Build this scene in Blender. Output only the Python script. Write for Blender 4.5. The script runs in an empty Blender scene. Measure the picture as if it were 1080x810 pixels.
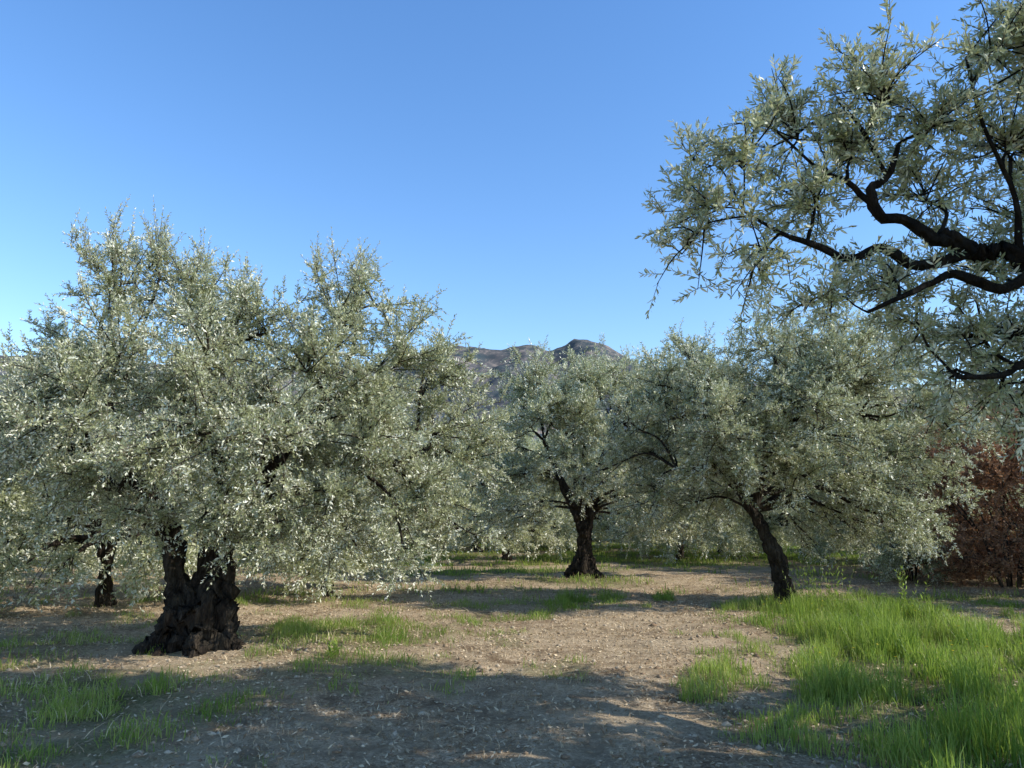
import bpy, math
import numpy as np
from mathutils import Vector

scene = bpy.context.scene
COL = scene.collection

# ------------------------------------------------------------------ noise
_T = np.random.default_rng(3).random((256, 256))
def vn(x, y):
    x = np.asarray(x, float); y = np.asarray(y, float)
    xi = np.floor(x).astype(int); yi = np.floor(y).astype(int)
    fx = x - xi; fy = y - yi
    fx = fx*fx*(3-2*fx); fy = fy*fy*(3-2*fy)
    a = _T[xi & 255, yi & 255]; b = _T[(xi+1) & 255, yi & 255]
    c = _T[xi & 255, (yi+1) & 255]; d = _T[(xi+1) & 255, (yi+1) & 255]
    return (a*(1-fx)+b*fx)*(1-fy)+(c*(1-fx)+d*fx)*fy
def fbm(x, y, o=4):
    s = 0; a = .5; f = 1.; n = 0
    for i in range(o):
        s = s + a*vn(x*f+17.3*i, y*f+9.1*i); n += a; a *= .5; f *= 2.03
    return s/n
def sstep(a, b, x):
    t = np.clip((x-a)/(b-a), 0, 1); return t*t*(3-2*t)

def gh(x, y):
    d = np.sqrt(np.asarray(x)**2+np.asarray(y)**2)
    near = 1-sstep(60, 140, d)
    z = (fbm(x*.35+5, y*.35, 3)-.5)*.22*near + (fbm(x*2.2, y*2.2+40, 3)-.5)*.11*near
    z = z + sstep(120, 1500, d)*40
    return z

# ------------------------------------------------------------------ mesh helper
def make_mesh(name, verts, groups, mats, smooth=False, attr=None):
    me = bpy.data.meshes.new(name)
    verts = np.ascontiguousarray(verts, dtype=np.float32)
    me.vertices.add(len(verts)); me.vertices.foreach_set("co", verts.ravel())
    groups = [g for g in groups if len(g[0])]
    loops = np.concatenate([np.asarray(g[0]).ravel() for g in groups]).astype(np.int32)
    totals = np.concatenate([np.full(len(g[0]), np.asarray(g[0]).shape[1]) for g in groups])
    starts = np.concatenate([[0], np.cumsum(totals)[:-1]]).astype(np.int32)
    mi = np.concatenate([np.full(len(g[0]), g[1]) for g in groups]).astype(np.int32)
    me.loops.add(len(loops)); me.loops.foreach_set("vertex_index", loops)
    me.polygons.add(len(starts)); me.polygons.foreach_set("loop_start", starts)
    for m in mats: me.materials.append(m)
    me.polygons.foreach_set("material_index", mi)
    if smooth:
        me.polygons.foreach_set("use_smooth", np.ones(len(starts), dtype=bool))
    me.update(calc_edges=True)
    if attr is not None:
        for k, v in attr.items():
            a = me.attributes.new(k, 'FLOAT', 'POINT')
            a.data.foreach_set("value", np.ascontiguousarray(v, dtype=np.float32))
    return me

def obj(name, me, parent=None, loc=(0, 0, 0), **props):
    o = bpy.data.objects.new(name, me); COL.objects.link(o)
    o.location = loc
    if parent is not None: o.parent = parent
    for k, v in props.items(): o[k] = v
    return o

# ------------------------------------------------------------------ materials
def newmat(name):
    m = bpy.data.materials.new(name); m.use_nodes = True
    nt = m.node_tree; nt.nodes.clear()
    out = nt.nodes.new('ShaderNodeOutputMaterial')
    return m, nt, out
def N(nt, t, **kw):
    n = nt.nodes.new(t)
    for k, v in kw.items():
        if k.startswith('i_'):
            n.inputs[k[2:].replace('_', ' ')].default_value = v
        else: setattr(n, k, v)
    return n
def mixc(nt, fac, a, b, blend='MIX'):
    n = nt.nodes.new('ShaderNodeMix'); n.data_type = 'RGBA'; n.blend_type = blend
    for sock, v in ((n.inputs[0], fac), (n.inputs[6], a), (n.inputs[7], b)):
        if isinstance(v, (int, float)): sock.default_value = v
        elif isinstance(v, tuple): sock.default_value = (*v, 1)
        else: nt.links.new(v, sock)
    return n.outputs[2]
def ramp(nt, src, stops):
    n = nt.nodes.new('ShaderNodeValToRGB'); e = n.color_ramp.elements
    while len(e) < len(stops): e.new(.5)
    for i, (p, c) in enumerate(stops):
        e[i].position = p
        e[i].color = (*c, 1) if isinstance(c, tuple) else (c, c, c, 1)
    nt.links.new(src, n.inputs[0]); return n.outputs[0]

def leaf_mat(name, up1, up2, un1, un2, trans, tcol, rough=.42, spec=.5):
    m, nt, out = newmat(name)
    at = N(nt, 'ShaderNodeAttribute', attribute_name='v')
    geo = N(nt, 'ShaderNodeNewGeometry')
    a = mixc(nt, at.outputs['Fac'], up1, up2)
    b = mixc(nt, at.outputs['Fac'], un1, un2)
    c = mixc(nt, geo.outputs['Backfacing'], a, b)
    p = N(nt, 'ShaderNodeBsdfPrincipled'); p.inputs['Roughness'].default_value = rough
    p.inputs['Specular IOR Level'].default_value = spec
    nt.links.new(c, p.inputs['Base Color'])
    t = N(nt, 'ShaderNodeBsdfTranslucent'); t.inputs[0].default_value = (*tcol, 1)
    mx = N(nt, 'ShaderNodeMixShader'); mx.inputs[0].default_value = trans
    nt.links.new(p.outputs[0], mx.inputs[1]); nt.links.new(t.outputs[0], mx.inputs[2])
    nt.links.new(mx.outputs[0], out.inputs[0])
    return m

M_leaf = leaf_mat('olive_leaf', (.20, .225, .11), (.48, .50, .29), (.70, .71, .54), (.92, .92, .80), .2, (.68, .72, .36), .42, .65)
M_grass = leaf_mat('grass_blade', (.095, .18, .02), (.44, .45, .14), (.095, .18, .02), (.44, .45, .14), .38, (.46, .64, .10), .5, .4)
M_dry = leaf_mat('dry_straw', (.24, .155, .085), (.88, .72, .49), (.24, .155, .085), (.88, .72, .49), .12, (.5, .4, .2), .7, .2)
M_brown = leaf_mat('withered_leaf', (.20, .105, .06), (.46, .27, .165), (.24, .14, .085), (.50, .32, .20), .25, (.45, .22, .10), .6, .3)
M_yellow = leaf_mat('yellow_petal', (.7, .55, .03), (.8, .65, .05), (.7, .55, .03), (.8, .65, .05), .3, (.8, .6, .05), .6, .3)

def bark_mat(name='olive_bark', k=1.):
    m, nt, out = newmat(name)
    tc = N(nt, 'ShaderNodeTexCoord')
    mp = N(nt, 'ShaderNodeMapping'); mp.inputs['Scale'].default_value = (1, 1, .28)
    nt.links.new(tc.outputs['Object'], mp.inputs[0])
    n1 = N(nt, 'ShaderNodeTexNoise', i_Scale=14., i_Detail=7., i_Roughness=.65)
    n2 = N(nt, 'ShaderNodeTexNoise', i_Scale=3.5, i_Detail=4.)
    vo = N(nt, 'ShaderNodeTexVoronoi', i_Scale=26.)
    for n in (n1, vo): nt.links.new(mp.outputs[0], n.inputs[0])
    nt.links.new(tc.outputs['Object'], n2.inputs[0])
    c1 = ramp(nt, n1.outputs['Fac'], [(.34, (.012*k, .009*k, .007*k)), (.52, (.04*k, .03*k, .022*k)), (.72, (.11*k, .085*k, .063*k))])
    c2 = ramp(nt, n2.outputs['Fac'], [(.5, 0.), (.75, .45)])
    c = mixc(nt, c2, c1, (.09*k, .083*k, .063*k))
    p = N(nt, 'ShaderNodeBsdfPrincipled', i_Roughness=.9)
    p.inputs['Specular IOR Level'].default_value = .2
    nt.links.new(c, p.inputs['Base Color'])
    ad = N(nt, 'ShaderNodeMath', operation='ADD')
    nt.links.new(n1.outputs['Fac'], ad.inputs[0]); nt.links.new(vo.outputs['Distance'], ad.inputs[1])
    b = N(nt, 'ShaderNodeBump', i_Strength=1., i_Distance=.06)
    nt.links.new(ad.outputs[0], b.inputs['Height']); nt.links.new(b.outputs[0], p.inputs['Normal'])
    nt.links.new(p.outputs[0], out.inputs[0]); return m
M_bark = bark_mat()

def twig_mat():
    m, nt, out = newmat('twig_bark')
    p = N(nt, 'ShaderNodeBsdfPrincipled', i_Roughness=.8)
    n = N(nt, 'ShaderNodeTexNoise', i_Scale=30.)
    c = ramp(nt, n.outputs['Fac'], [(.3, (.09, .075, .05)), (.7, (.19, .165, .12))])
    nt.links.new(c, p.inputs['Base Color']); nt.links.new(p.outputs[0], out.inputs[0]); return m
M_twig = twig_mat()

def ground_mat():
    m, nt, out = newmat('grove_soil')
    tc = N(nt, 'ShaderNodeTexCoord')
    at = N(nt, 'ShaderNodeAttribute', attribute_name='green')
    def noise(s, d=5., r=.6, w=0.):
        n = N(nt, 'ShaderNodeTexNoise', i_Scale=s, i_Detail=d, i_Roughness=r, i_Distortion=w)
        nt.links.new(tc.outputs['Object'], n.inputs[0]); return n.outputs['Fac']
    big = noise(.45, 4.); mid = noise(2.6, 7., .72); fine = noise(24., 8., .8, 1.2); far = noise(.02, 6., .6)
    c = ramp(nt, fine, [(.33, (.10, .062, .035)), (.43, (.32, .225, .14)), (.54, (.62, .475, .315)), (.69, (.92, .78, .57))])
    c = mixc(nt, ramp(nt, mid, [(.39, .8), (.53, 0.)]), c, (.18, .12, .072))
    c = mixc(nt, ramp(nt, big, [(.41, .0), (.61, .45)]), c, (.74, .59, .40))
    g = ramp(nt, fine, [(.35, (.045, .06, .014)), (.65, (.21, .23, .07))])
    gm = N(nt, 'ShaderNodeMath', operation='MULTIPLY_ADD'); gm.inputs[1].default_value = 1.1
    ms = N(nt, 'ShaderNodeMath', operation='SUBTRACT'); ms.inputs[1].default_value = .5
    nt.links.new(mid, ms.inputs[0])
    nt.links.new(ms.outputs[0], gm.inputs[0]); nt.links.new(at.outputs['Fac'], gm.inputs[2])
    gf = ramp(nt, gm.outputs[0], [(.18, 0.), (.85, .82)])
    c = mixc(nt, gf, c, g)
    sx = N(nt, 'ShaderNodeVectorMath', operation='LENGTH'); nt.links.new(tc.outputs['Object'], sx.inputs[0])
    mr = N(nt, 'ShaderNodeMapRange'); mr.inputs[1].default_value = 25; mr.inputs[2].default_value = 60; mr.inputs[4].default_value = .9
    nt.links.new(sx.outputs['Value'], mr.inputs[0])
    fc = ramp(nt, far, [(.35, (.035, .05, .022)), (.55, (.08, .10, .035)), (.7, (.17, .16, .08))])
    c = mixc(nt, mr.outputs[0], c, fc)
    p = N(nt, 'ShaderNodeBsdfPrincipled', i_Roughness=.95)
    p.inputs['Specular IOR Level'].default_value = .1
    nt.links.new(c, p.inputs['Base Color'])
    ad = N(nt, 'ShaderNodeMath', operation='MULTIPLY_ADD'); ad.inputs[1].default_value = .5
    nt.links.new(fine, ad.inputs[0]); nt.links.new(mid, ad.inputs[2])
    b = N(nt, 'ShaderNodeBump', i_Strength=.85, i_Distance=.08)
    nt.links.new(ad.outputs[0], b.inputs['Height']); nt.links.new(b.outputs[0], p.inputs['Normal'])
    nt.links.new(p.outputs[0], out.inputs[0]); return m

def stone_mat():
    m, nt, out = newmat('pale_stone')
    tc = N(nt, 'ShaderNodeTexCoord'); n = N(nt, 'ShaderNodeTexNoise', i_Scale=12., i_Detail=5.)
    nt.links.new(tc.outputs['Object'], n.inputs[0])
    at = N(nt, 'ShaderNodeAttribute', attribute_name='v')
    c = ramp(nt, n.outputs['Fac'], [(.3, (.32, .24, .16)), (.7, (.74, .63, .47))])
    c = mixc(nt, at.outputs['Fac'], c, (.26, .17, .10))
    p = N(nt, 'ShaderNodeBsdfPrincipled', i_Roughness=.95); nt.links.new(c, p.inputs['Base Color'])
    nt.links.new(p.outputs[0], out.inputs[0]); return m

def hill_mat():
    m, nt, out = newmat('mountain_scrub_haze_tinted')
    tc = N(nt, 'ShaderNodeTexCoord')
    geo = N(nt, 'ShaderNodeNewGeometry'); sp = N(nt, 'ShaderNodeSeparateXYZ')
    nt.links.new(geo.outputs['Normal'], sp.inputs[0])
    n1 = N(nt, 'ShaderNodeTexNoise', i_Scale=.005, i_Detail=9., i_Roughness=.65)
    n2 = N(nt, 'ShaderNodeTexNoise', i_Scale=.022, i_Detail=9., i_Roughness=.8)
    mp = N(nt, 'ShaderNodeMapping'); mp.inputs['Scale'].default_value = (1, .35, 1.3)
    nt.links.new(tc.outputs['Object'], mp.inputs[0])
    for n in (n1, n2): nt.links.new(mp.outputs[0], n.inputs[0])
    a = ramp(nt, n1.outputs['Fac'], [(.43, (.03, .055, .028)), (.5, (.085, .09, .055)), (.57, (.22, .165, .115))])
    b = ramp(nt, n2.outputs['Fac'], [(.42, (.014, .032, .016)), (.51, (.09, .09, .06)), (.58, (.44, .35, .27))])
    c = mixc(nt, .6, a, b)
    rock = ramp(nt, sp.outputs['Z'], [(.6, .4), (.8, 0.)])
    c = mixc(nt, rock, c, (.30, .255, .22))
    c = mixc(nt, .32, c, (.11, .145, .24))  # distance haze put into the base colour as a blue-grey mix
    p = N(nt, 'ShaderNodeBsdfPrincipled', i_Roughness=1.); nt.links.new(c, p.inputs['Base Color'])
    p.inputs['Specular IOR Level'].default_value = 0
    nt.links.new(p.outputs[0], out.inputs[0]); return m

# ------------------------------------------------------------------ green density map
def blob(x, y, cx, cy, rx, ry):
    return np.clip(1.25-np.sqrt(((x-cx)/rx)**2+((y-cy)/ry)**2), 0, 1)
def green(x, y):
    n = fbm(x*.55+31, y*.55+7, 4); n2 = fbm(x*1.7+3, y*1.7+70, 4)
    g = sstep(.47, .63, .35*n+.65*n2)*.5
    edge = 2.15+(y-5.3)*.30+(n-.5)*2.0+(n2-.5)*2.6
    right = sstep(-.8, 1.1, x-edge)*(1-sstep(-.8, 1.3, y+(n-.5)*4-(14.2-1.4*(x-4.2))))*(.6+1.0*n2)
    g = np.maximum(g, right)
    r = .2+1.5*n2
    g = np.maximum(g, blob(x, y, -2.3, 10.8, 1.7, 1.4)*(.55+1.1*n2))
    g = np.maximum(g, blob(x, y, -3.9, 7.3, 2.1, 1.7)*r*.8)
    g = np.maximum(g, blob(x, y, -3.4, 5.6, 1.3, .8)*r*.7)
    g = np.maximum(g, blob(x, y, -6.3, 9.6, 1.8, 1.2)*r*.7)
    g = np.maximum(g, blob(x, y, 1.9, 19.4, 2.1, 1.3)*r)
    g = np.maximum(g, blob(x, y, 4.8, 13.5, 1.3, 1.3))
    g = np.maximum(g, blob(x, y, 1.0, 14.6, 1.3, .9)*r*.75)
    g = np.maximum(g, blob(x, y, -1.0, 17.2, 3.2, 1.1)*r*.7)
    g = np.maximum(g, blob(x, y, -6, 16.5, 3.5, 1.6)*r*.7)
    g = np.maximum(g, blob(x, y, -.5, 22.5, 5, 1.6)*r*.9)
    g = np.maximum(g, blob(x, y, 8.5, 15.5, 3, 1.0)*r*.7)
    g = np.maximum(g, sstep(22, 28, y)*sstep(.36, .53, .5*n+.5*n2)*.95)
    return np.clip(g, 0, 1)

# ------------------------------------------------------------------ ground
n = 380
s = np.linspace(-1, 1, n)
ax = 3.2*np.sinh(7.7*s)
X, Y = np.meshgrid(ax, ax+9.)
Z = gh(X, Y)
V = np.stack([X, Y, Z], -1).reshape(-1, 3)
i = np.arange(n*n).reshape(n, n)
F = np.stack([i[:-1, :-1], i[:-1, 1:], i[1:, 1:], i[1:, :-1]], -1).reshape(-1, 4)
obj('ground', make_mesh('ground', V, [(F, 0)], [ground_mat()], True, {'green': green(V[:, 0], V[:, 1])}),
    kind='structure', label='dry tilled orchard soil with straw and green patches', category='ground')

# ------------------------------------------------------------------ mountains
px_ = np.array([-6000, -2600, -2100, -1800, -1200, -600, -400, -275, -160, -78, 0, 60, 110, 157, 215, 255, 300, 392, 500, 627, 940, 1300, 2000, 2800, 6000])
pz_ = np.array([420, 620, 660, 650, 600, 610, 655, 690, 702, 685, 690, 703, 692, 676, 704, 732, 728, 700, 625, 570, 550, 525, 520, 520, 420])
nx, ny = 520, 170
hx = np.linspace(-4600, 4600, nx); hy = np.linspace(900, 3900, ny)
X, Y = np.meshgrid(hx, hy)
prof = np.interp(X, px_, pz_)
tt = (Y-900)/2100.
g = np.where(tt < 1, np.clip(tt, 0, 1)**1.3, 1-(tt-1)*.7)
rn = 1-np.abs(2*fbm(X/420+3, Y/900, 4)-1)
rn2 = 1-np.abs(2*fbm(X/120+9, Y/260, 4)-1)
mask = np.sin(np.pi*np.clip(tt, 0, 1))
Z = prof*g + (rn-.8)*330*mask + (rn2-.75)*85*mask + (fbm(X/45, Y/70, 3)-.5)*22*np.clip(tt, 0, 1) - 3
sh = (455-np.abs(X-40)*.5-np.abs(Y-2250)*.45)*(.8+.35*(1-np.abs(2*fbm(X/260, Y/320, 4)-1)))
Z = np.maximum(Z, sh)
V = np.stack([X, Y, Z], -1).reshape(-1, 3)
i = np.arange(nx*ny).reshape(ny, nx)
F = np.stack([i[:-1, :-1], i[:-1, 1:], i[1:, 1:], i[1:, :-1]], -1).reshape(-1, 4)
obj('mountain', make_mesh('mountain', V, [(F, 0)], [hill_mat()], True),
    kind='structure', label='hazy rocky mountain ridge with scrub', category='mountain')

# ------------------------------------------------------------------ tubes
def catmull(P, r, per):
    P = np.asarray(P, float); r = np.asarray(r, float)
    Q = np.vstack([2*P[0]-P[1], P, 2*P[-1]-P[-2]])
    pts, rad = [], []
    for k in range(len(P)-1):
        p0, p1, p2, p3 = Q[k:k+4]
        for t in np.linspace(0, 1, per, endpoint=False):
            pts.append(.5*((2*p1)+(-p0+p2)*t+(2*p0-5*p1+4*p2-p3)*t*t+(-p0+3*p1-3*p2+p3)*t**3))
            rad.append(r[k]*(1-t)+r[k+1]*t)
    pts.append(P[-1]); rad.append(r[-1])
    return np.array(pts), np.array(rad)

class Acc:
    def __init__(s): s.v = []; s.f = []; s.n = 0
    def tube(s, P, r, per=4, sides=6, ridge=0., wob=0., rg=None):
        pts, rad = catmull(P, r, per)
        if wob > 0:
            w = rg.normal(0, 1, pts.shape)*wob*rad[:, None]; w[0] = 0; pts = pts+w
        T = np.gradient(pts, axis=0); T /= np.linalg.norm(T, axis=1)[:, None]+1e-9
        ref = np.array([1., 0, 0]) if abs(T[0, 0]) < .8 else np.array([0, 1., 0])
        A = np.cross(T, ref); A /= np.linalg.norm(A, axis=1)[:, None]+1e-9
        B = np.cross(T, A)
        th = np.linspace(0, 2*np.pi, sides, endpoint=False)
        m = np.ones((len(pts), sides))
        if ridge > 0:
            ph = rg.random(4)*6.28; z = np.linspace(0, 1, len(pts))[:, None]*len(P)
            m += ridge*(.6*np.sin(3*th+ph[0]+z*.8)+.55*np.sin(5*th+ph[1]-z*.6)+.4*np.sin(9*th+ph[2]+z*.5))
            m += ridge*1.4*(rg.random(m.shape)-.5)
            m *= 1+ridge*.9*np.sin(z*2.3+ph[3])
        ring = pts[:, None, :]+(rad[:, None]*m)[:, :, None]*(np.cos(th)[None, :, None]*A[:, None, :]+np.sin(th)[None, :, None]*B[:, None, :])
        k = len(pts); idx = np.arange(k*sides).reshape(k, sides)+s.n
        nx_ = np.roll(idx, -1, 1)
        f = np.stack([idx[:-1], nx_[:-1], nx_[1:], idx[1:]], -1).reshape(-1, 4)
        s.v.append(ring.reshape(-1, 3)); s.f.append(f); s.n += k*sides
        s.v.append(pts[-1][None]+T[-1][None]*rad[-1]*.5); c = s.n; s.n += 1
        s.f.append(np.stack([idx[-1], nx_[-1], np.full(sides, c), np.full(sides, c)], -1))
        return pts, rad
    def mesh(s, name, mats):
        V = np.vstack(s.v); Q = np.vstack(s.f)
        tri = Q[:, 2] == Q[:, 3]
        return make_mesh(name, V, [(Q[~tri], 0), (Q[tri][:, :3], 0)], mats, True)

def nrm(a): return a/(np.linalg.norm(a, axis=-1, keepdims=True)+1e-9)

def foliage(rg, P, D, L, C, per, leafL, leafW, hexa=False, stem=True, ang=(.6, 1.15), keep=1.):
    nT = len(P)
    vs = []; groups = []; at = []; off = 0
    if stem:
        rt = .0028 if hexa else .0045
        tt = np.array([0, .5, 1.])
        c = P[:, None]+D[:, None]*(L[:, None]*tt)[..., None]+C[:, None]*(tt**2)[None, :, None]
        A = nrm(np.cross(D, rg.normal(size=D.shape))); B = np.cross(D, A)
        th = np.array([0, 2.09, 4.19]); rr = np.array([1, .7, .25])*rt
        ring = c[:, :, None]+rr[None, :, None, None]*(np.cos(th)[None, None, :, None]*A[:, None, None]+np.sin(th)[None, None, :, None]*B[:, None, None])
        idx = np.arange(nT*9).reshape(nT, 3, 3); nxt = np.roll(idx, -1, 2)
        q = np.stack([idx[:, :-1], nxt[:, :-1], nxt[:, 1:], idx[:, 1:]], -1).reshape(-1, 4)
        vs.append(ring.reshape(-1, 3)); groups.append((q, 1)); at.append(np.full(nT*9, .5)); off = nT*9
    t = (np.arange(per)//2*2+1.5)/per
    t = np.clip(t[None]+rg.normal(0, .03, (nT, per)), .05, 1)
    pos = P[:, None]+D[:, None]*(L[:, None]*t)[..., None]+C[:, None]*(t**2)[..., None]
    Tn = nrm(D[:, None]*L[:, None, None]+2*C[:, None]*t[..., None])
    A = nrm(np.cross(D, rg.normal(size=D.shape)))[:, None]
    B = np.cross(Tn, A)
    j = np.arange(per)
    th = (j % 2)*np.pi+(j//2)*(np.pi/2)
    th = th[None]+rg.normal(0, .35, (nT, per))
    S = np.cos(th)[..., None]*A+np.sin(th)[..., None]*B
    a = rg.uniform(ang[0], ang[1], (nT, per))*(1-.5*t**3)
    d = nrm(Tn*np.cos(a)[..., None]+S*np.sin(a)[..., None]+rg.normal(0, .13, pos.shape))
    up = Tn+rg.normal(0, .55, pos.shape)
    up = nrm(up-(up*d).sum(-1, keepdims=True)*d)
    W = np.cross(d, up)
    sz = (rg.uniform(.7, 1.2, (nT, per))*(1-.35*t**4))
    ll = (leafL*sz)[..., None]; lw = (leafW*sz)[..., None]
    tv = np.clip(.5+rg.normal(0, .2, (nT, 1))+rg.normal(0, .22, (nT, per)), 0, 1)
    pos, d, W, ll, lw, up, tv = [q.reshape(-1, q.shape[-1]) if q.ndim == 3 else q.reshape(-1) for q in (pos, d, W, ll, lw, up, tv)]
    if keep < 1:
        k = rg.random(len(pos)) < keep
        pos, d, W, ll, lw, up, tv = [q[k] for q in (pos, d, W, ll, lw, up, tv)]
    M = len(pos)
    if hexa:
        st = [pos, pos+d*ll*.3+W*lw*.45, pos+d*ll*.68+W*lw*.42-up*ll*.03, pos+d*ll-up*ll*.1, pos+d*ll*.68-W*lw*.42-up*ll*.03, pos+d*ll*.3-W*lw*.45]
    else:
        st = [pos, pos+d*ll*.48+W*lw*.5, pos+d*ll-up*ll*.08, pos+d*ll*.48-W*lw*.5]
    k = len(st)
    vs.append(np.stack(st, 1).reshape(-1, 3))
    f = np.arange(M*k).reshape(M, k)
    if ((np.cross(st[1]-st[0], st[2]-st[0]))*up).sum() < 0: f = f[:, ::-1]
    groups.append((f+off, 0)); at.append(np.repeat(tv, k))
    return np.vstack(vs), groups, np.concatenate(at)

def tree_meshes(seed, limbs, lobes, subs=15, twigs=15, per=22, leafL=.065, leafW=.018, hexa=False,
                shoots=60, leafmat=None, barkamp=.16, droop=.10, twl=(.2, .42), keep=1., sides=16, flat=1., secr=1., stem=True, minz=.9, shl=(.3, .5), hang=.5, bark=None):
    rg = np.random.default_rng(seed)
    acc = Acc(); lp = []
    for P, r in limbs:
        big = max(r) > .09
        pts, rad = acc.tube(P, r, per=8 if big else 5, sides=sides if big else 8, ridge=barkamp if big else .12, wob=.11, rg=rg)
        lp.append(np.c_[pts, rad])
    lp = np.vstack(lp)
    lobes = np.array(lobes, float)
    cen = lobes[:, :3].mean(0)
    SP = []; SD = []
    topz = lobes[:, 2].max()
    sh_P = []
    for x, y, z, r in lobes:
        c = np.array([x, y, z])
        cand = lp[lp[:, 2] > minz]
        cost = np.linalg.norm(cand[:, :3]-c, axis=1)+np.clip(cand[:, 2]-z+.2, 0, 9)*.8
        b = cand[np.argmin(cost)]
        dist = np.linalg.norm(c-b[:3])
        if dist > .15:
            mid1 = b[:3]*.66+c*.34+rg.normal(0, .09, 3)*dist*.8+np.array([0, 0, .12*dist])
            mid2 = b[:3]*.33+c*.67+rg.normal(0, .09, 3)*dist*.8+np.array([0, 0, .12*dist])
            r0 = min(b[3]*.8, (.026+.016*dist)*secr)
            pts, rad = acc.tube([b[:3], mid1, mid2, c], [r0, r0*.8, r0*.6, min(.012, r0*.5)], per=4, sides=6, wob=.15, rg=rg)
            line = pts[len(pts)//2:]
        else: line = c[None]
        outw = nrm(c-cen)
        ns = int(subs*(r/.85)**2)
        for q in range(ns):
            d = nrm(nrm(rg.normal(size=3))*1.0+outw*.4+np.array([0, 0, .1]))
            d[2] *= flat
            ln = r*rg.uniform(.55, 1.1)
            s0 = line[rg.integers(len(line))]
            e = c+d*ln
            m = (s0*.55+e*.45)+rg.normal(0, .07, 3)*ln+np.array([0, 0, .05])*ln
            sr = .010 if not hexa else .006
            pts, rad = acc.tube([s0, m, e], [sr, sr*.7, sr*.3], per=3, sides=4, wob=0, rg=rg)
            tw = rg.integers(int(twigs*.7), int(twigs*1.3)+1)
            f = rg.random(tw)**.7
            ii = f*(len(pts)-1); i0 = np.minimum(ii.astype(int), len(pts)-2); fr = (ii-i0)[:, None]
            P = pts[i0]*(1-fr)+pts[i0+1]*fr
            D = nrm(d[None]*.4+rg.normal(0, .52, (tw, 3))+np.array([0, 0, .26]))
            SP.append(P); SD.append(D)
            if e[2] > topz-.45*r and d[2] > .2: sh_P.append(e)
    P = np.vstack(SP); D = np.vstack(SD)
    L = rg.uniform(twl[0], twl[1], len(P))
    low = np.clip((cen[2]-.1-P[:, 2])/1.5, 0, 1)
    D = nrm(D-np.array([0, 0, 1.])[None]*(low*hang)[:, None])
    C = np.zeros_like(P); C[:, 2] = -L*droop*rg.uniform(0, 2.2, len(P))
    if len(sh_P) and shoots:
        sh = np.array(sh_P); k = rg.integers(len(sh), size=shoots)
        P2 = sh[k]-rg.random((shoots, 1))*np.array([[0, 0, .2]])
        D2 = nrm(rg.normal(0, .3, (shoots, 3))+np.array([0, 0, 1.]))
        L2 = rg.uniform(shl[0], shl[1], shoots); C2 = rg.normal(0, .04, (shoots, 3))
        P = np.vstack([P, P2]); D = np.vstack([D, D2]); L = np.r_[L, L2]; C = np.vstack([C, C2])
    V, G, at = foliage(rg, P, D, L, C, per, leafL, leafW, hexa, keep=keep, stem=stem)
    lm = leafmat or M_leaf
    crown = make_mesh('crown', V, G, [lm, M_twig], False, {'v': at})
    trunk = acc.mesh('trunk', [bark or M_bark])
    return trunk, crown

def place(name, meshes, loc, label, category='olive tree', rot=0., sc=1., group='olive trees in the grove'):
    e = bpy.data.objects.new(name, None); COL.objects.link(e)
    e.empty_display_size = .3
    e.location = (loc[0], loc[1], float(gh(loc[0], loc[1]))); e.rotation_euler[2] = rot; e.scale = (sc, sc, sc)
    e['label'] = label; e['category'] = category
    if group: e['group'] = group
    obj('trunk', meshes[0], e); obj('crown', meshes[1], e)
    return e

def dome(seed, c, rad, n, r, zmin=-.75, inner=.3):
    rg = np.random.default_rng(seed); L = []
    ga = np.pi*(3-5**.5)
    for k in range(n):
        z = zmin+(1-zmin)*(k+.5)/n; rr = math.sqrt(max(0, 1-z*z)); th = k*ga+rg.normal(0, .25)
        f = rg.uniform(.62, .86)
        rr = max(rr, .6 if z < 0 else 0)
        L.append((c[0]+rad[0]*f*rr*math.cos(th), c[1]+rad[1]*f*rr*math.sin(th), c[2]+rad[2]*f*z, r*rg.uniform(.75, 1.2)))
    for k in range(int(n*inner)):
        d = rg.normal(0, .35, 3)
        L.append((c[0]+rad[0]*d[0], c[1]+rad[1]*d[1], c[2]+rad[2]*abs(d[2])*.6+.3, r))
    return L

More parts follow.
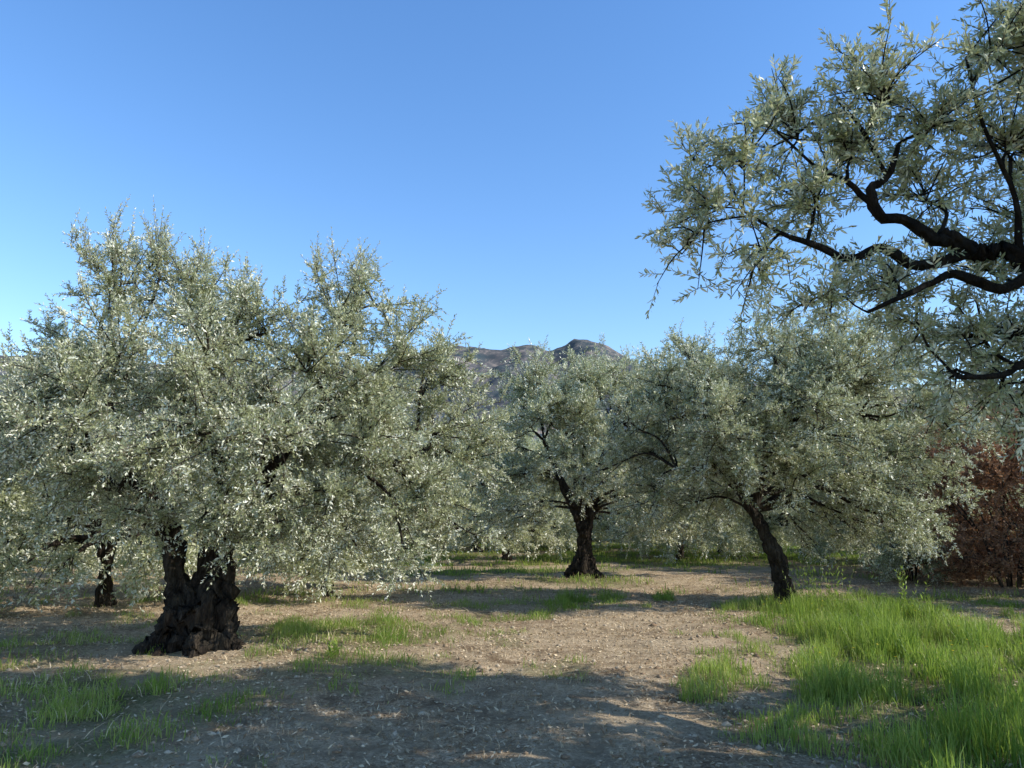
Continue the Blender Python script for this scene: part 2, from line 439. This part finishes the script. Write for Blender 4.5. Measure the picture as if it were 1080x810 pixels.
# --- big twin-stemmed tree
bx, by = -3.89, 9.56
LT = [(-5.35, 9.8, 4.7, .8), (-4.35, 9.9, 4.45, .9), (-3.25, 9.6, 3.95, .9), (-2.4, 9.6, 4.15, .8), (-1.8, 10, 4.5, .65), (-5.1, 10, 5.0, .5),
      (-6.0, 9.9, 3.6, .85), (-4.8, 8.9, 3.5, .95), (-3.6, 8.7, 3.35, .95), (-2.5, 8.9, 3.3, .9), (-1.4, 9.8, 3.6, .8), (-.95, 10.1, 3.4, .7),
      (-.75, 10, 2.8, .75), (-1.8, 9, 2.5, .85), (-.45, 10.2, 2.2, .65), (-1.2, 9.4, 1.8, .7), (-5.9, 9.2, 2.7, .85),
      (-4.9, 8.3, 2.6, .85), (-3.7, 8.0, 2.55, .85), (-2.7, 8.2, 2.4, .8), (-6.4, 10, 2.3, .8), (-5.5, 10.8, 3.2, .9),
      (-3.8, 11, 3.4, 1.0), (-2.2, 11, 3, .95), (-2.2, 8.9, 1.7, .65), (-.7, 10, 1.4, .6), (-1.3, 9.3, 1.15, .5), (-5.6, 9.1, 1.8, .65),
      (-4, 11.2, 2.3, .8), (-2.6, 10.6, 1.7, .75), (-4.0, 9.4, 3.0, .85), (-2.9, 9.7, 2.5, .8), (-4.8, 8.6, 2.0, .6), (-4.0, 8.3, 2.1, .65), (-3.2, 8.5, 1.95, .6), (-2.7, 8.7, 1.5, .55), (-5.3, 10.6, 1.9, .7), (-2.0, 9.8, 1.2, .55),
      (-5.2, 8.5, 3.1, .7), (-4.5, 8.8, 1.6, .45), (-3.6, 8.8, 1.55, .45), (-4.1, 9.0, 1.5, .4), (-4.7, 9.7, 1.9, .5), (-3.1, 9.0, 1.35, .45), (-2.0, 9.3, 3.0, .8), (-1.9, 9.9, 2.2, .8), (-3.9, 9.6, 3.9, .8)]
LT = [(a-bx, b-by, c, d) for a, b, c, d in LT]
limbs = [([(-.34, .02, -.15), (-.27, 0, .12), (-.2, .05, .45), (-.31, 0, .85), (-.42, .03, 1.35), (-.95, -.1, 2.3), (-1.5, 0, 3.4)], [.25, .2, .17, .15, .12, .07, .035]),
         ([(.34, 0, -.15), (.28, 0, .12), (.2, 0, .45), (.31, 0, .85), (.27, -.05, 1.35), (.85, -.2, 2.1), (1.6, -.1, 3.2)], [.27, .23, .19, .17, .135, .08, .04]),
         ([(.30, -.05, 1.2), (.12, .2, 2.2), (-.2, .2, 3.5)], [.11, .08, .04]),
         ([(.3, 0, 1.3), (.9, -.2, 1.8), (1.8, -.1, 2.1), (2.5, .1, 2.3)], [.06, .045, .035, .03]),
         ([(-.4, 0, 1.2), (-.9, -.35, 1.9), (-1.6, -.5, 2.4)], [.07, .05, .03]),
         ([(.3, .1, 1.2), (.5, .7, 2.0), (.9, 1.3, 2.8)], [.09, .065, .03]),
         ([(0, .05, -.15), (0, 0, .12), (-.02, 0, .42), (-.03, .02, .7)], [.40, .31, .22, .05]),
         ([(0, .12, .3), (.0, .14, .8), (.02, .12, 1.3)], [.15, .12, .07]),
         ([(-.62, -.15, -.12), (-.46, -.05, .05), (-.28, 0, .35)], [.07, .11, .1]),
         ([(.62, -.2, -.12), (.48, -.08, .06), (.30, 0, .4)], [.07, .12, .11]),
         ([(.15, -.45, -.12), (.15, -.26, .08), (.2, -.05, .4)], [.08, .12, .1])]
tm = tree_meshes(1, limbs, LT, subs=22, twigs=17, per=20, leafL=.056, leafW=.0205, shoots=200, sides=30, barkamp=.3, secr=.7, minz=1.25, shl=(.28, .55), twl=(.18, .38))
place('olive_tree', tm, (bx, by), 'broad old olive tree with twin gnarled trunks')

# --- middle tree
limbs = [([(0, 0, -.15), (0, 0, .2), (.03, 0, .8), (-.02, 0, 1.5), (-.45, 0, 2.3), (-1.0, .1, 3.6)], [.34, .24, .19, .165, .12, .05]),
         ([(.06, 0, .6), (.18, 0, 1.5), (.35, 0, 2.5), (.9, -.1, 3.9)], [.16, .14, .11, .05]),
         ([(.1, 0, 1.6), (.1, .6, 2.6), (.2, 1.2, 3.6)], [.12, .08, .04]),
         ([(.0, 0, 1.7), (-.2, -.7, 2.7), (-.3, -1.2, 3.6)], [.12, .08, .04]),
         ([(-.48, -.1, -.12), (-.3, 0, .1), (-.1, 0, .5)], [.08, .13, .12]),
         ([(.5, -.15, -.12), (.3, -.05, .1), (.13, 0, .5)], [.08, .13, .12])]
lb = dome(5, (.05, 0, 3.75), (2.75, 2.6, 2.35), 28, .9, -.85)
lb += [(-1.9, -.4, 1.5, .65), (2.1, -.3, 1.6, .75), (-2.1, .8, 1.5, .65), (1.8, .8, 1.3, .7), (-1.4, -1.5, 1.9, .6), (1.3, -1.6, 1.9, .6), (2.6, -.3, 2.6, .8), (0, -1.2, 2.3, .6),
       (2.7, 0, 1.2, .6), (2.9, .2, 3.4, .9), (3.2, .3, 2.2, .8), (3.1, .2, 1.2, .6), (-2.5, 0, 2.6, .7), (2.6, 0, 4.6, .9), (3.6, .1, 4.3, .95), (3.9, .3, 3.0, .8), (3.8, .2, 1.9, .7), (1.7, 0, 5.2, .85), (2.6, 0, 5.4, .8), (3.6, .2, 5.2, .8), (4.4, .3, 4.6, .8)]
tm = tree_meshes(2, limbs, lb, subs=16, twigs=14, per=18, leafL=.076, leafW=.027, shoots=110, sides=20, barkamp=.22, secr=.6, minz=1.7, twl=(.18, .4))
place('olive_tree', tm, (1.88, 20.25), 'tall olive tree with forked gnarled trunk')

# --- leaning tree
limbs = [([(.06, 0, -.15), (.02, 0, .2), (-.08, 0, .75), (-.35, 0, 1.35), (-.68, 0, 2.0), (-1.0, .1, 2.8), (-1.3, .1, 3.6)], [.21, .155, .125, .115, .095, .07, .04]),
         ([(-.5, 0, 1.65), (-.25, -.2, 2.4), (.4, -.2, 3.4)], [.09, .07, .04]),
         ([(-.7, 0, 2.0), (-1.3, -.2, 2.35), (-1.9, -.2, 2.4)], [.06, .045, .03]),
         ([(-.5, 0, 1.65), (.1, .6, 2.4), (.9, .8, 3.1), (1.8, .4, 3.5)], [.09, .07, .05, .03]),
         ([(.33, -.2, -.1), (.15, -.05, .1), (.03, 0, .4)], [.06, .09, .09]),
         ([(-.28, -.1, -.1), (-.12, 0, .1), (-.05, 0, .45)], [.06, .09, .09])]
lb = dome(8, (.35, 0, 3.15), (3.2, 2.5, 1.95), 34, .9, -.8)
lb += [(2.4, -.5, 1.5, .65), (2.7, .2, 1.25, .6), (1.8, .6, 1.6, .65), (-2.2, .2, 1.9, .7), (3.0, .1, 2.1, .7), (-2.5, .5, 2.8, .75), (1.2, -1.4, 2.1, .6), (1.2, .9, 1.5, .65), (-1.6, 1.2, 1.7, .7), (-1.0, -1.2, 2.4, .6), (0, -1.3, 2.2, .6),
       (-2.6, .6, 1.7, .6), (2.0, .8, 1.1, .6), (-2.8, 0, 3.4, .7), (1.7, .2, 1.4, .55), (-2.2, 0, 4.0, .7), (-3.2, .3, 2.4, .6), (1.0, .9, 1.0, .5), (-1.4, 0, 4.5, .7), (-.7, -1.3, 2.9, .7)]
tm = tree_meshes(3, limbs, lb, subs=17, twigs=14, per=20, leafL=.065, leafW=.023, shoots=110, sides=20, barkamp=.2, secr=.6, minz=1.6, twl=(.18, .38))
place('olive_tree', tm, (4.93, 13.94), 'leaning olive tree rising from tall green grass')

# --- near tree whose boughs reach into the view
tx, ty = 4.9, 4.5
limbs = [([(4.9, 4.5, -.15), (4.9, 4.5, .3), (4.8, 4.45, 1.1), (4.5, 4.35, 1.8), (4.0, 4.2, 2.4), (3.4, 4.08, 2.75), (3.1, 4.05, 2.94), (2.95, 4.03, 2.90), (2.78, 4.0, 3.04), (2.62, 4.0, 3.02), (2.42, 3.99, 3.14)], [.42, .32, .26, .22, .13, .08, .062, .055, .05, .047, .036]),
         ([(2.52, 4.0, 3.1), (2.38, 3.98, 3.09), (2.24, 3.98, 3.20), (2.08, 3.97, 3.23), (2.03, 3.96, 3.38), (2.13, 3.95, 3.46), (2.18, 3.9, 3.62)], [.038, .034, .032, .03, .026, .021, .011]),
         ([(2.08, 3.97, 3.24), (1.9, 3.95, 3.42), (1.72, 3.9, 3.48), (1.5, 3.9, 3.7)], [.02, .014, .01, .005]),
         ([(2.12, 3.95, 3.47), (1.98, 3.9, 3.72), (1.85, 3.9, 3.9)], [.015, .01, .005]),
         ([(2.6, 4.0, 3.03), (2.3, 4.05, 2.96), (2.1, 4.02, 3.06), (1.9, 4.0, 2.99), (1.7, 4.0, 3.07), (1.5, 3.95, 3.12), (1.3, 3.95, 3.25)], [.037, .031, .027, .024, .018, .013, .007]),
         ([(2.95, 4.0, 2.92), (2.65, 3.9, 2.78), (2.42, 3.9, 2.86), (2.2, 3.9, 2.77), (1.95, 3.95, 2.66)], [.037, .028, .024, .017, .008]),
         ([(4.3, 4.25, 2.0), (3.5, 4.1, 2.35), (2.9, 4.05, 2.40), (2.67, 4.0, 2.32), (2.4, 3.95, 2.3)], [.06, .04, .026, .018, .01]),
         ([(2.85, 4.0, 2.97), (2.8, 3.9, 3.3), (2.6, 3.8, 3.7), (2.55, 3.8, 4.1)], [.022, .015, .01, .006]),
         ([(4.6, 4.4, 1.7), (4.6, 4.3, 2.8), (4.5, 4.2, 4.0), (4.6, 4.3, 5.4)], [.2, .15, .1, .05]),
         ([(4.7, 4.45, 1.6), (5.2, 4.9, 2.6), (5.8, 5.3, 3.8), (6.2, 5.6, 5.0)], [.17, .13, .09, .05]),
         ([(4.7, 4.4, 1.6), (5.2, 3.7, 2.6), (5.6, 3.0, 3.7)], [.15, .11, .05]),
         ([(5.4, 4.6, -.1), (5.1, 4.5, .15), (4.95, 4.5, .6)], [.1, .18, .15]),
         ([(4.4, 4.3, -.1), (4.7, 4.4, .15), (4.85, 4.45, .6)], [.1, .18, .15])]
limbs = [([(a-tx, b-ty, c) for a, b, c in P], r) for P, r in limbs]
vis = [(1.62, 4.0, 3.72, .38), (1.15, 4.1, 3.35, .3), (2.1, 3.8, 3.85, .38), (2.75, 3.8, 4.15, .38), (2.8, 3.9, 3.65, .46),
       (1.75, 4.0, 3.35, .37), (2.2, 4.15, 2.85, .34), (1.35, 4.0, 2.95, .3), (2.85, 4.15, 2.65, .36), (1.95, 4.0, 3.6, .37), (1.35, 3.9, 3.6, .27),
       (3.05, 3.7, 4.1, .44), (1.8, 4.1, 2.78, .28), (3.0, 4.1, 3.2, .46), (.98, 4.1, 3.05, .22), (2.6, 4.2, 2.6, .34), (3.2, 4.1, 3.6, .46), (3.4, 4.2, 4.3, .45),
       (2.45, 4.15, 3.45, .36), (3.05, 4.1, 2.4, .34), (3.3, 3.8, 4.6, .42), (1.0, 4.0, 3.6, .16), (2.4, 3.9, 3.75, .36), (2.75, 4.2, 2.98, .36), (2.5, 4.15, 2.34, .26), (2.3, 4.2, 2.68, .28), (2.75, 4.15, 2.28, .3), (3.15, 4.0, 2.9, .44), (2.95, 4.3, 2.1, .28)]
vis = [(a-tx, b-ty, c, d) for a, b, c, d in vis]
M_bark_shade = bark_mat('shaded_olive_bark', .4)  # olive bark again, with the crown's shade put into its darker colours
tmv = tree_meshes(4, limbs, vis, subs=92, twigs=8, per=18, leafL=.048, leafW=.0134, hexa=True, shoots=8, twl=(.10, .22), keep=.92, sides=20, droop=.06, secr=.4, hang=.1, bark=M_bark_shade)
hid = [(4.5, 4.6, 5.9, .9), (5.2, 4.2, 6.1, .9), (6.0, 5.0, 5.7, .9), (4.6, 4.4, 5.0, .8), (5.3, 5.2, 5.0, .9), (5.2, 3.4, 5.0, .9), (6.3, 4.2, 4.6, .9), (6.6, 5.4, 4.4, .9),
       (4.9, 5.2, 3.9, .7), (5.8, 6.1, 3.9, .8), (5.0, 3.2, 3.9, .8), (6.0, 3.2, 3.6, .8), (4.6, 4.4, 4.1, .7), (6.6, 5.6, 3.2, .8), (5.6, 2.6, 2.9, .7), (6.5, 4.0, 2.7, .8), (4.5, 2.9, 3.0, .6), (7.0, 5.0, 2.5, .7), (7.0, 5.0, 5.3, .8), (4.8, 5.2, 5.6, .7), (4.9, 4.2, 3.1, .7), (5.6, 4.6, 4.0, .8), (5.8, 4.6, 2.6, .7), (5.8, 5.8, 4.9, .8),
       (5.3, 4.6, 7.0, .85), (6.2, 4.4, 6.8, .85), (5.6, 3.4, 6.2, .85), (4.8, 3.8, 6.6, .8), (6.9, 4.2, 6.1, .8), (4.6, 4.9, 6.7, .7), (6.2, 3.0, 5.0, .8), (6.4, 5.9, 5.6, .8), (5.4, 6.0, 4.4, .6), (6.6, 6.2, 2.4, .7), (4.3, 3.6, 3.6, .5), (4.4, 3.4, 4.4, .6)]
hid = [(a-tx, b-ty, c, d) for a, b, c, d in hid]
tmh = tree_meshes(5, limbs[8:11], hid, subs=19, twigs=12, per=14, leafL=.095, leafW=.042, shoots=20, stem=False, bark=M_bark_shade)
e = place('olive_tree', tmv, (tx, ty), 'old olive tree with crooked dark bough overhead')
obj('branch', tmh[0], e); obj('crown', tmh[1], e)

# --- background variants
var = []
for k in range(3):
    rg = np.random.default_rng(50+k)
    lean = rg.normal(0, .15)
    limbs = [([(0, 0, -.2), (0, 0, .2), (lean*.6, 0, .8), (lean-.25, 0, 1.6), (lean-.9, .2, 2.8)], [.22, .15, .115, .095, .05]),
             ([(lean*.6, 0, .7), (lean+.3, .1, 1.7), (lean+.9, -.2, 2.9)], [.11, .085, .05]),
             ([(lean*.5, 0, .9), (lean, -.5, 1.9), (lean, -1.0, 2.9)], [.095, .07, .04]),
             ([(lean*.5, 0, .9), (lean, .5, 1.9), (lean, 1.0, 2.9)], [.095, .07, .04])]
    lb = dome(60+k, (0, 0, 2.8), (2.8, 2.8, 2.0), 24, .9, -.95)
    lb += [(2.0*math.cos(a), 2.0*math.sin(a), .9, .75) for a in rg.random(13)*6.28]
    var.append(tree_meshes(70+k, limbs, lb, subs=10, twigs=12, per=13, leafL=.105, leafW=.04, shoots=70, sides=12, twl=(.22, .46), stem=False, minz=1.3))

LAB = ['silvery olive tree with low spreading crown', 'grey green olive tree with drooping branches', 'rounded olive tree shading the dry soil']
near = [(-7.5, 14.2, .9, 'small olive tree with thin forked trunk'), (-3.9, 16.2, .9, 'olive tree standing behind a bigger neighbour'), (-10.2, 12.8, .85, None),
        (-.2, 27.9, 1.05, None), (6.3, 28.5, 1., None), (-11.5, 19.5, .95, None), (-7.6, 24, 1.05, None), (-15, 25, .95, None), (-4.6, 33, 1.05, None),
        (3.2, 35.5, 1.1, None), (11.6, 22.8, 1.05, None), (11.5, 30, 1.1, None), (15.6, 26.5, 1.05, None), (8.6, 38, 1.1, None), (18, 33, 1.1, None),
        (-11, 36, 1.1, None), (-18, 34, 1.1, None), (-1, 43, 1.1, None), (14, 41, 1.1, None), (24, 40, 1.1, None), (-24, 42, 1.1, None),
        (-7, 47, 1.1, None), (5.5, 48, 1.1, None), (-16, 46, 1.1, None), (20, 49, 1.1, None), (11.5, 53, 1.1, None), (-1.5, 56, 1.1, None),
        (14.5, 13.2, 1.05, 'olive tree casting shade over dry soil'), (9.2, 33.5, 1.05, None), (-1.8, 36.5, 1.05, None), (-8.5, 40.5, 1.1, None), (2.4, 41.5, 1.1, None)]
for k, (x, y, sc, l) in enumerate(near):
    rg = np.random.default_rng(200+k)
    place('olive_tree', var[k % 3], (x, y), l or LAB[k % 3], rot=rg.random()*6.28, sc=sc*rg.uniform(.94, 1.06))

# --- shrubs
rg = np.random.default_rng(5)
limbs = []
for k in range(9):
    a = k*.7+rg.normal(0, .2); q = rg.uniform(.5, 1.3); hh = rg.uniform(2.4, 3.4)
    limbs.append(([(.15*math.cos(a), .15*math.sin(a), -.1), (.35*q*math.cos(a), .35*q*math.sin(a), hh*.35), (q*math.cos(a+.2), q*math.sin(a+.2), hh*.75), (1.2*q*math.cos(a), 1.2*q*math.sin(a), hh)], [.026, .02, .014, .008]))
lbs = dome(91, (0, 0, 1.9), (1.9, 1.8, 2.0), 24, .7, -.98)+[(1.1*math.cos(a), 1.1*math.sin(a), .55, .55) for a in np.arange(8)*.785]
M_barkb = bark_mat('shrub_bark', 1.8)
tb = tree_meshes(90, limbs, lbs, subs=13, twigs=9, per=12, leafL=.075, leafW=.04, leafmat=M_brown, shoots=100, sides=8, secr=.35, shl=(.4, .7), minz=.3, bark=M_barkb)
for k, (x, y, sc) in enumerate([(11.2, 17.3, 1.05), (13.4, 19.5, 1.2), (13.2, 16.4, .95), (15.2, 22, 1.25), (11.2, 20.2, 1.1)]):
    place('brown_shrub', tb, (x, y), 'rust brown withered shrub with tangled twigs', 'shrub', rot=k*1.7, sc=sc, group='brown shrubs at the grove edge')
tg = tree_meshes(95, limbs, dome(96, (0, 0, 1.0), (2.4, 2.0, 1.1), 16, .8, -.9), subs=9, twigs=9, per=10, leafL=.15, leafW=.07, leafmat=M_leaf, shoots=30, sides=8, secr=.4, stem=False)
for k, (x, y, sc) in enumerate([(-3, 50, 1.35), (2.5, 51, 1.35), (8, 50, 1.35), (14, 52, 1.35), (-9, 51, 1.35), (-15, 52, 1.35), (20, 54, 1.35), (-22, 54, 1.35), (-.5, 47, 1.2), (5, 56, 1.35), (26, 54, 1.35), (-28, 56, 1.35), (10.0, 19.2, .5)]):
    place('green_shrub', tg, (x, y), 'low dense grey green shrub at the grove edge', 'shrub', rot=k*1.3, sc=sc, group='green shrubs beyond the trees')

# ------------------------------------------------------------------ grass
def blades(rg, x, y, h, w, lean=.45):
    m = len(x); z = gh(x, y)-.01
    a = rg.random(m)*6.283; d = np.stack([np.cos(a), np.sin(a), np.zeros(m)], -1)
    b = rg.random(m)*6.283; wd = np.stack([np.cos(b), np.sin(b), np.zeros(m)], -1)
    P = np.stack([x, y, z], -1); up = np.array([0, 0, 1.])
    ln = (rg.random(m)**1.3*lean)[:, None]; h = h[:, None]; w = w[:, None]
    m1 = P+up*h*.4+d*h*ln*.2; m2 = P+up*h*.75+d*h*ln*.6; tp = P+up*h*(1-ln*.25)+d*h*ln*1.25
    st = [P-wd*w*.5, P+wd*w*.5, m1-wd*w*.5, m1+wd*w*.5, m2-wd*w*.35, m2+wd*w*.35, tp]
    V = np.stack(st, 1).reshape(-1, 3); o = np.arange(m)[:, None]*7
    Q = np.vstack([o+np.array([[0, 1, 3, 2]]), o+np.array([[2, 3, 5, 4]])]); T = o+np.array([[4, 5, 6]])
    tone = fbm(x*.9+12, y*.9+4, 3)
    v = np.repeat(np.clip(rg.normal(.27, .26, m)+(tone-.5)*1.3+(rg.random(m) < .13)*.6, 0, 1.15), 7)
    return V, [(Q, 0), (T, 0)], v
def scatter(rg, m, x0, x1, y0, y1, dens, clump=1.):
    x = rg.uniform(x0, x1, m); y = rg.uniform(y0, y1, m)
    c = fbm(x*2.4+50, y*2.4, 3)
    p = dens(x, y)*np.clip(1-clump*(.60-c)*4, .05, 1)
    k = rg.random(m) < p
    return x[k], y[k], c[k]

rg = np.random.default_rng(77)
x, y, c = scatter(rg, 280000, .9, 11, 3.6, 15.5, lambda x, y: np.where((x < .74*y+1.2), sstep(.15, .85, green(x, y)), 0), 1.0)
h = rg.uniform(.06, .27, len(x))*(.2+1.5*sstep(.32, .75, c))*sstep(.1, .9, green(x, y))+.03
V, G, v = blades(rg, x, y, h, rg.uniform(.0045, .009, len(x)), .6)
obj('grass', make_mesh('grass', V, G, [M_grass], True, {'v': v}), kind='stuff', label='tall bright green meadow grass', category='grass')

x, y, c = scatter(rg, 300000, -10, 5, 3.6, 15.5, lambda x, y: np.where((abs(x) < .74*y+1), sstep(.15, .95, green(x, y)), 0), 1.2)
k = ~((x > .9) & (x > .9+(y-5.3)*.335+.2)); x, y, c = x[k], y[k], c[k]
h = rg.uniform(.03, .15, len(x))*(.3+1.3*sstep(.35, .7, c))*(.4+.7*green(x, y))
V, G, v = blades(rg, x, y, h, rg.uniform(.004, .009, len(x)), .9)
obj('grass', make_mesh('grass', V, G, [M_grass], True, {'v': v}), kind='stuff', label='short green grass patches between the trees', category='grass')

x, y, c = scatter(rg, 260000, -30, 30, 14.5, 45, lambda x, y: np.where((abs(x) < .72*y+2), sstep(.2, .9, green(x, y)), 0), 1.0)
h = rg.uniform(.05, .22, len(x))*(.4+.9*c)
V, G, v = blades(rg, x, y, h, rg.uniform(.012, .025, len(x)), .8)
obj('grass', make_mesh('grass', V, G, [M_grass], True, {'v': v}), kind='stuff', label='green grass strips under the distant trees', category='grass')

x, y, c = scatter(rg, 130000, -13, 11, 3.6, 20, lambda x, y: np.where((abs(x) < .74*y+1), .6*(1-.5*green(x, y)), 0), 1.0)
h = rg.uniform(.02, .08, len(x))*(1+1.2*(green(x, y) > .5))
V, G, v = blades(rg, x, y, h, rg.uniform(.003, .008, len(x)), 2.2)
obj('dry_grass', make_mesh('dry_grass', V, G, [M_dry], True, {'v': v}), kind='stuff', label='straw coloured dry stubble on soil', category='dry grass')

m = 150000
x = rg.uniform(-13, 12, m); y = 3.8+rg.random(m)**1.2*18
k = (abs(x) < .74*y+1) & (rg.random(m) < .25+1.5*sstep(.38, .62, fbm(x*1.5, y*1.5+9, 3))); x, y = x[k], y[k]; m = len(x)
a = rg.random(m)*6.283; d = np.stack([np.cos(a), np.sin(a), rg.normal(0, .3, m)], -1); wv = np.stack([-np.sin(a), np.cos(a), rg.normal(0, .5, m)], -1)
P = np.stack([x, y, gh(x, y)+.014], -1); L = rg.uniform(.02, .065, m)[:, None]; w = rg.uniform(.005, .02, m)[:, None]
V = np.stack([P-d*L*.5, P+wv*w*.5, P+d*L*.5, P-wv*w*.5], 1).reshape(-1, 3)
obj('leaf_litter', make_mesh('leaf_litter', V, [(np.arange(m*4).reshape(m, 4), 0)], [M_dry], False, {'v': np.repeat(rg.random(m)**1.3, 4)}), kind='stuff', label='fallen dry leaves and straw bits', category='leaf litter')

m = 14000
x = rg.uniform(-11, 10, m); y = 3.8+rg.random(m)**1.3*15; k = (abs(x) < .74*y+1) & (green(x, y) < .5); x, y = x[k], y[k]; m = len(x)
oc = np.array([[1, 0, 0], [.3, .95, 0], [-.8, .6, 0], [-.8, -.6, 0], [.3, -.95, 0], [0, 0, 1], [0, 0, -1.]])
S = np.minimum(np.exp(rg.normal(-4.1, .5, (m, 1, 1))), .045)*rg.uniform(.7, 1.3, (m, 1, 3))*np.array([1, 1, .6])
V = (oc[None]*rg.uniform(.6, 1.3, (m, 7, 1)))*S+np.stack([x, y, gh(x, y)+.003], -1)[:, None]
fc = np.array([[0, 1, 5], [1, 2, 5], [2, 3, 5], [3, 4, 5], [4, 0, 5], [1, 0, 6], [2, 1, 6], [3, 2, 6], [4, 3, 6], [0, 4, 6]])
F = (np.arange(m)[:, None, None]*7+fc[None]).reshape(-1, 3)
obj('gravel', make_mesh('gravel', V.reshape(-1, 3), [(F, 0)], [stone_mat()], False, {'v': np.repeat(rg.random(m), 7)}), kind='stuff', label='small pale stones and clods on soil', category='gravel')

m = 110
x = rg.uniform(2.5, 8, m); y = rg.uniform(7.5, 13, m); k = green(x, y) > .6; x, y = x[k], y[k]; m = len(x)
pts = np.stack([x, y, gh(x, y)+rg.uniform(.14, .3, m)], -1)
a = np.linspace(0, 2*np.pi, 6, endpoint=False)
ring = np.stack([np.cos(a), np.sin(a), np.zeros(6)], -1)*.013
V = (pts[:, None]+ring[None]+rg.normal(0, .003, (m, 6, 3))).reshape(-1, 3)
st = np.stack([pts+[-.0015, 0, 0], pts+[.0015, 0, 0], pts*[1, 1, 0]+[.0015, 0, -.05], pts*[1, 1, 0]+[-.0015, 0, -.05]], 1).reshape(-1, 3)
obj('wildflowers', make_mesh('wildflowers', np.vstack([V, st]), [(np.arange(m*6).reshape(m, 6), 0), (np.arange(m*4).reshape(m, 4)+m*6, 1)], [M_yellow, M_grass], False, {'v': np.full(m*10, .5)}),
    kind='stuff', label='tiny yellow wildflowers in tall grass', category='wildflowers')

def weed(seed, n, hgt, lL, lW):
    rg = np.random.default_rng(seed)
    P = np.zeros((n, 3)); P[:, :2] = rg.normal(0, .06, (n, 2)); D = nrm(np.c_[rg.normal(0, .3, (n, 2)), np.ones(n)]); L = rg.uniform(.6, 1, n)*hgt
    V, G, at = foliage(rg, P, D, L, rg.normal(0, .03, (n, 3)), 14, lL, lW, True, ang=(.5, 1.2))
    return make_mesh('weed_plant', V, G, [M_grass, M_grass], False, {'v': at})
wm = [weed(1, 4, .24, .09, .022), weed(2, 9, .85, .085, .02)]
for k, (x, y, w) in enumerate([(-2.05, 8.9, 0), (4.9, 13.1, 1), (5.3, 13.4, 1), (6.0, 11.6, 1), (5.5, 13.0, 1)]):
    obj('weed_plant', wm[w], loc=(x, y, float(gh(x, y))-.01), label=['broad leaved green weed on bare soil', 'tall leafy weed standing above grass'][w], category='weed', group='weeds in the grove').rotation_euler[2] = k

# ------------------------------------------------------------------ light
az = math.atan2(.95, -.30); el = math.radians(35)
sd = Vector((math.sin(az)*math.cos(el), math.cos(az)*math.cos(el), math.sin(el)))
sun = bpy.data.lights.new('sun', 'SUN'); sun.energy = 5.0; sun.angle = math.radians(.5); sun.color = (1, .95, .84)
so = bpy.data.objects.new('sun', sun); COL.objects.link(so); so.rotation_euler = sd.to_track_quat('Z', 'Y').to_euler()
so.location = (20, -10, 20)
w = bpy.data.worlds.new('World'); scene.world = w; w.use_nodes = True
nt = w.node_tree; bg = nt.nodes['Background']
sky = nt.nodes.new('ShaderNodeTexSky'); sky.sky_type = 'NISHITA'; sky.sun_disc = False
sky.sun_elevation = el; sky.sun_rotation = az; sky.altitude = 200; sky.air_density = 1.3; sky.dust_density = .2; sky.ozone_density = 2.0
hs = nt.nodes.new('ShaderNodeHueSaturation'); hs.inputs['Saturation'].default_value = 1.22; hs.inputs['Value'].default_value = 1.56
nt.links.new(sky.outputs[0], hs.inputs['Color'])
tint = mixc(nt, 1.0, hs.outputs[0], (.92, .95, 1.09), 'MULTIPLY')
# extra dimming added towards the zenith, above the view, to cut fill light
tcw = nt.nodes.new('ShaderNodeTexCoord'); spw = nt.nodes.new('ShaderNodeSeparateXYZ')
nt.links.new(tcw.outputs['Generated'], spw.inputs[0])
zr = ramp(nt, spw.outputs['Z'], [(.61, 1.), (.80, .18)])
dimmed = mixc(nt, 1.0, tint, zr, 'MULTIPLY')
nt.links.new(dimmed, bg.inputs[0]); bg.inputs[1].default_value = .15

# ------------------------------------------------------------------ camera
cd = bpy.data.cameras.new('camera'); cam = bpy.data.objects.new('camera', cd); COL.objects.link(cam)
cam.location = (0, 0, 1.6); cam.rotation_euler = (math.radians(100.1), 0, 0)
cd.sensor_width = 36; cd.lens = 26.2; cd.clip_end = 20000; cd.clip_start = .05
scene.camera = cam
scene.view_settings.view_transform = 'Standard'; scene.view_settings.look = 'None'; scene.view_settings.exposure = 0
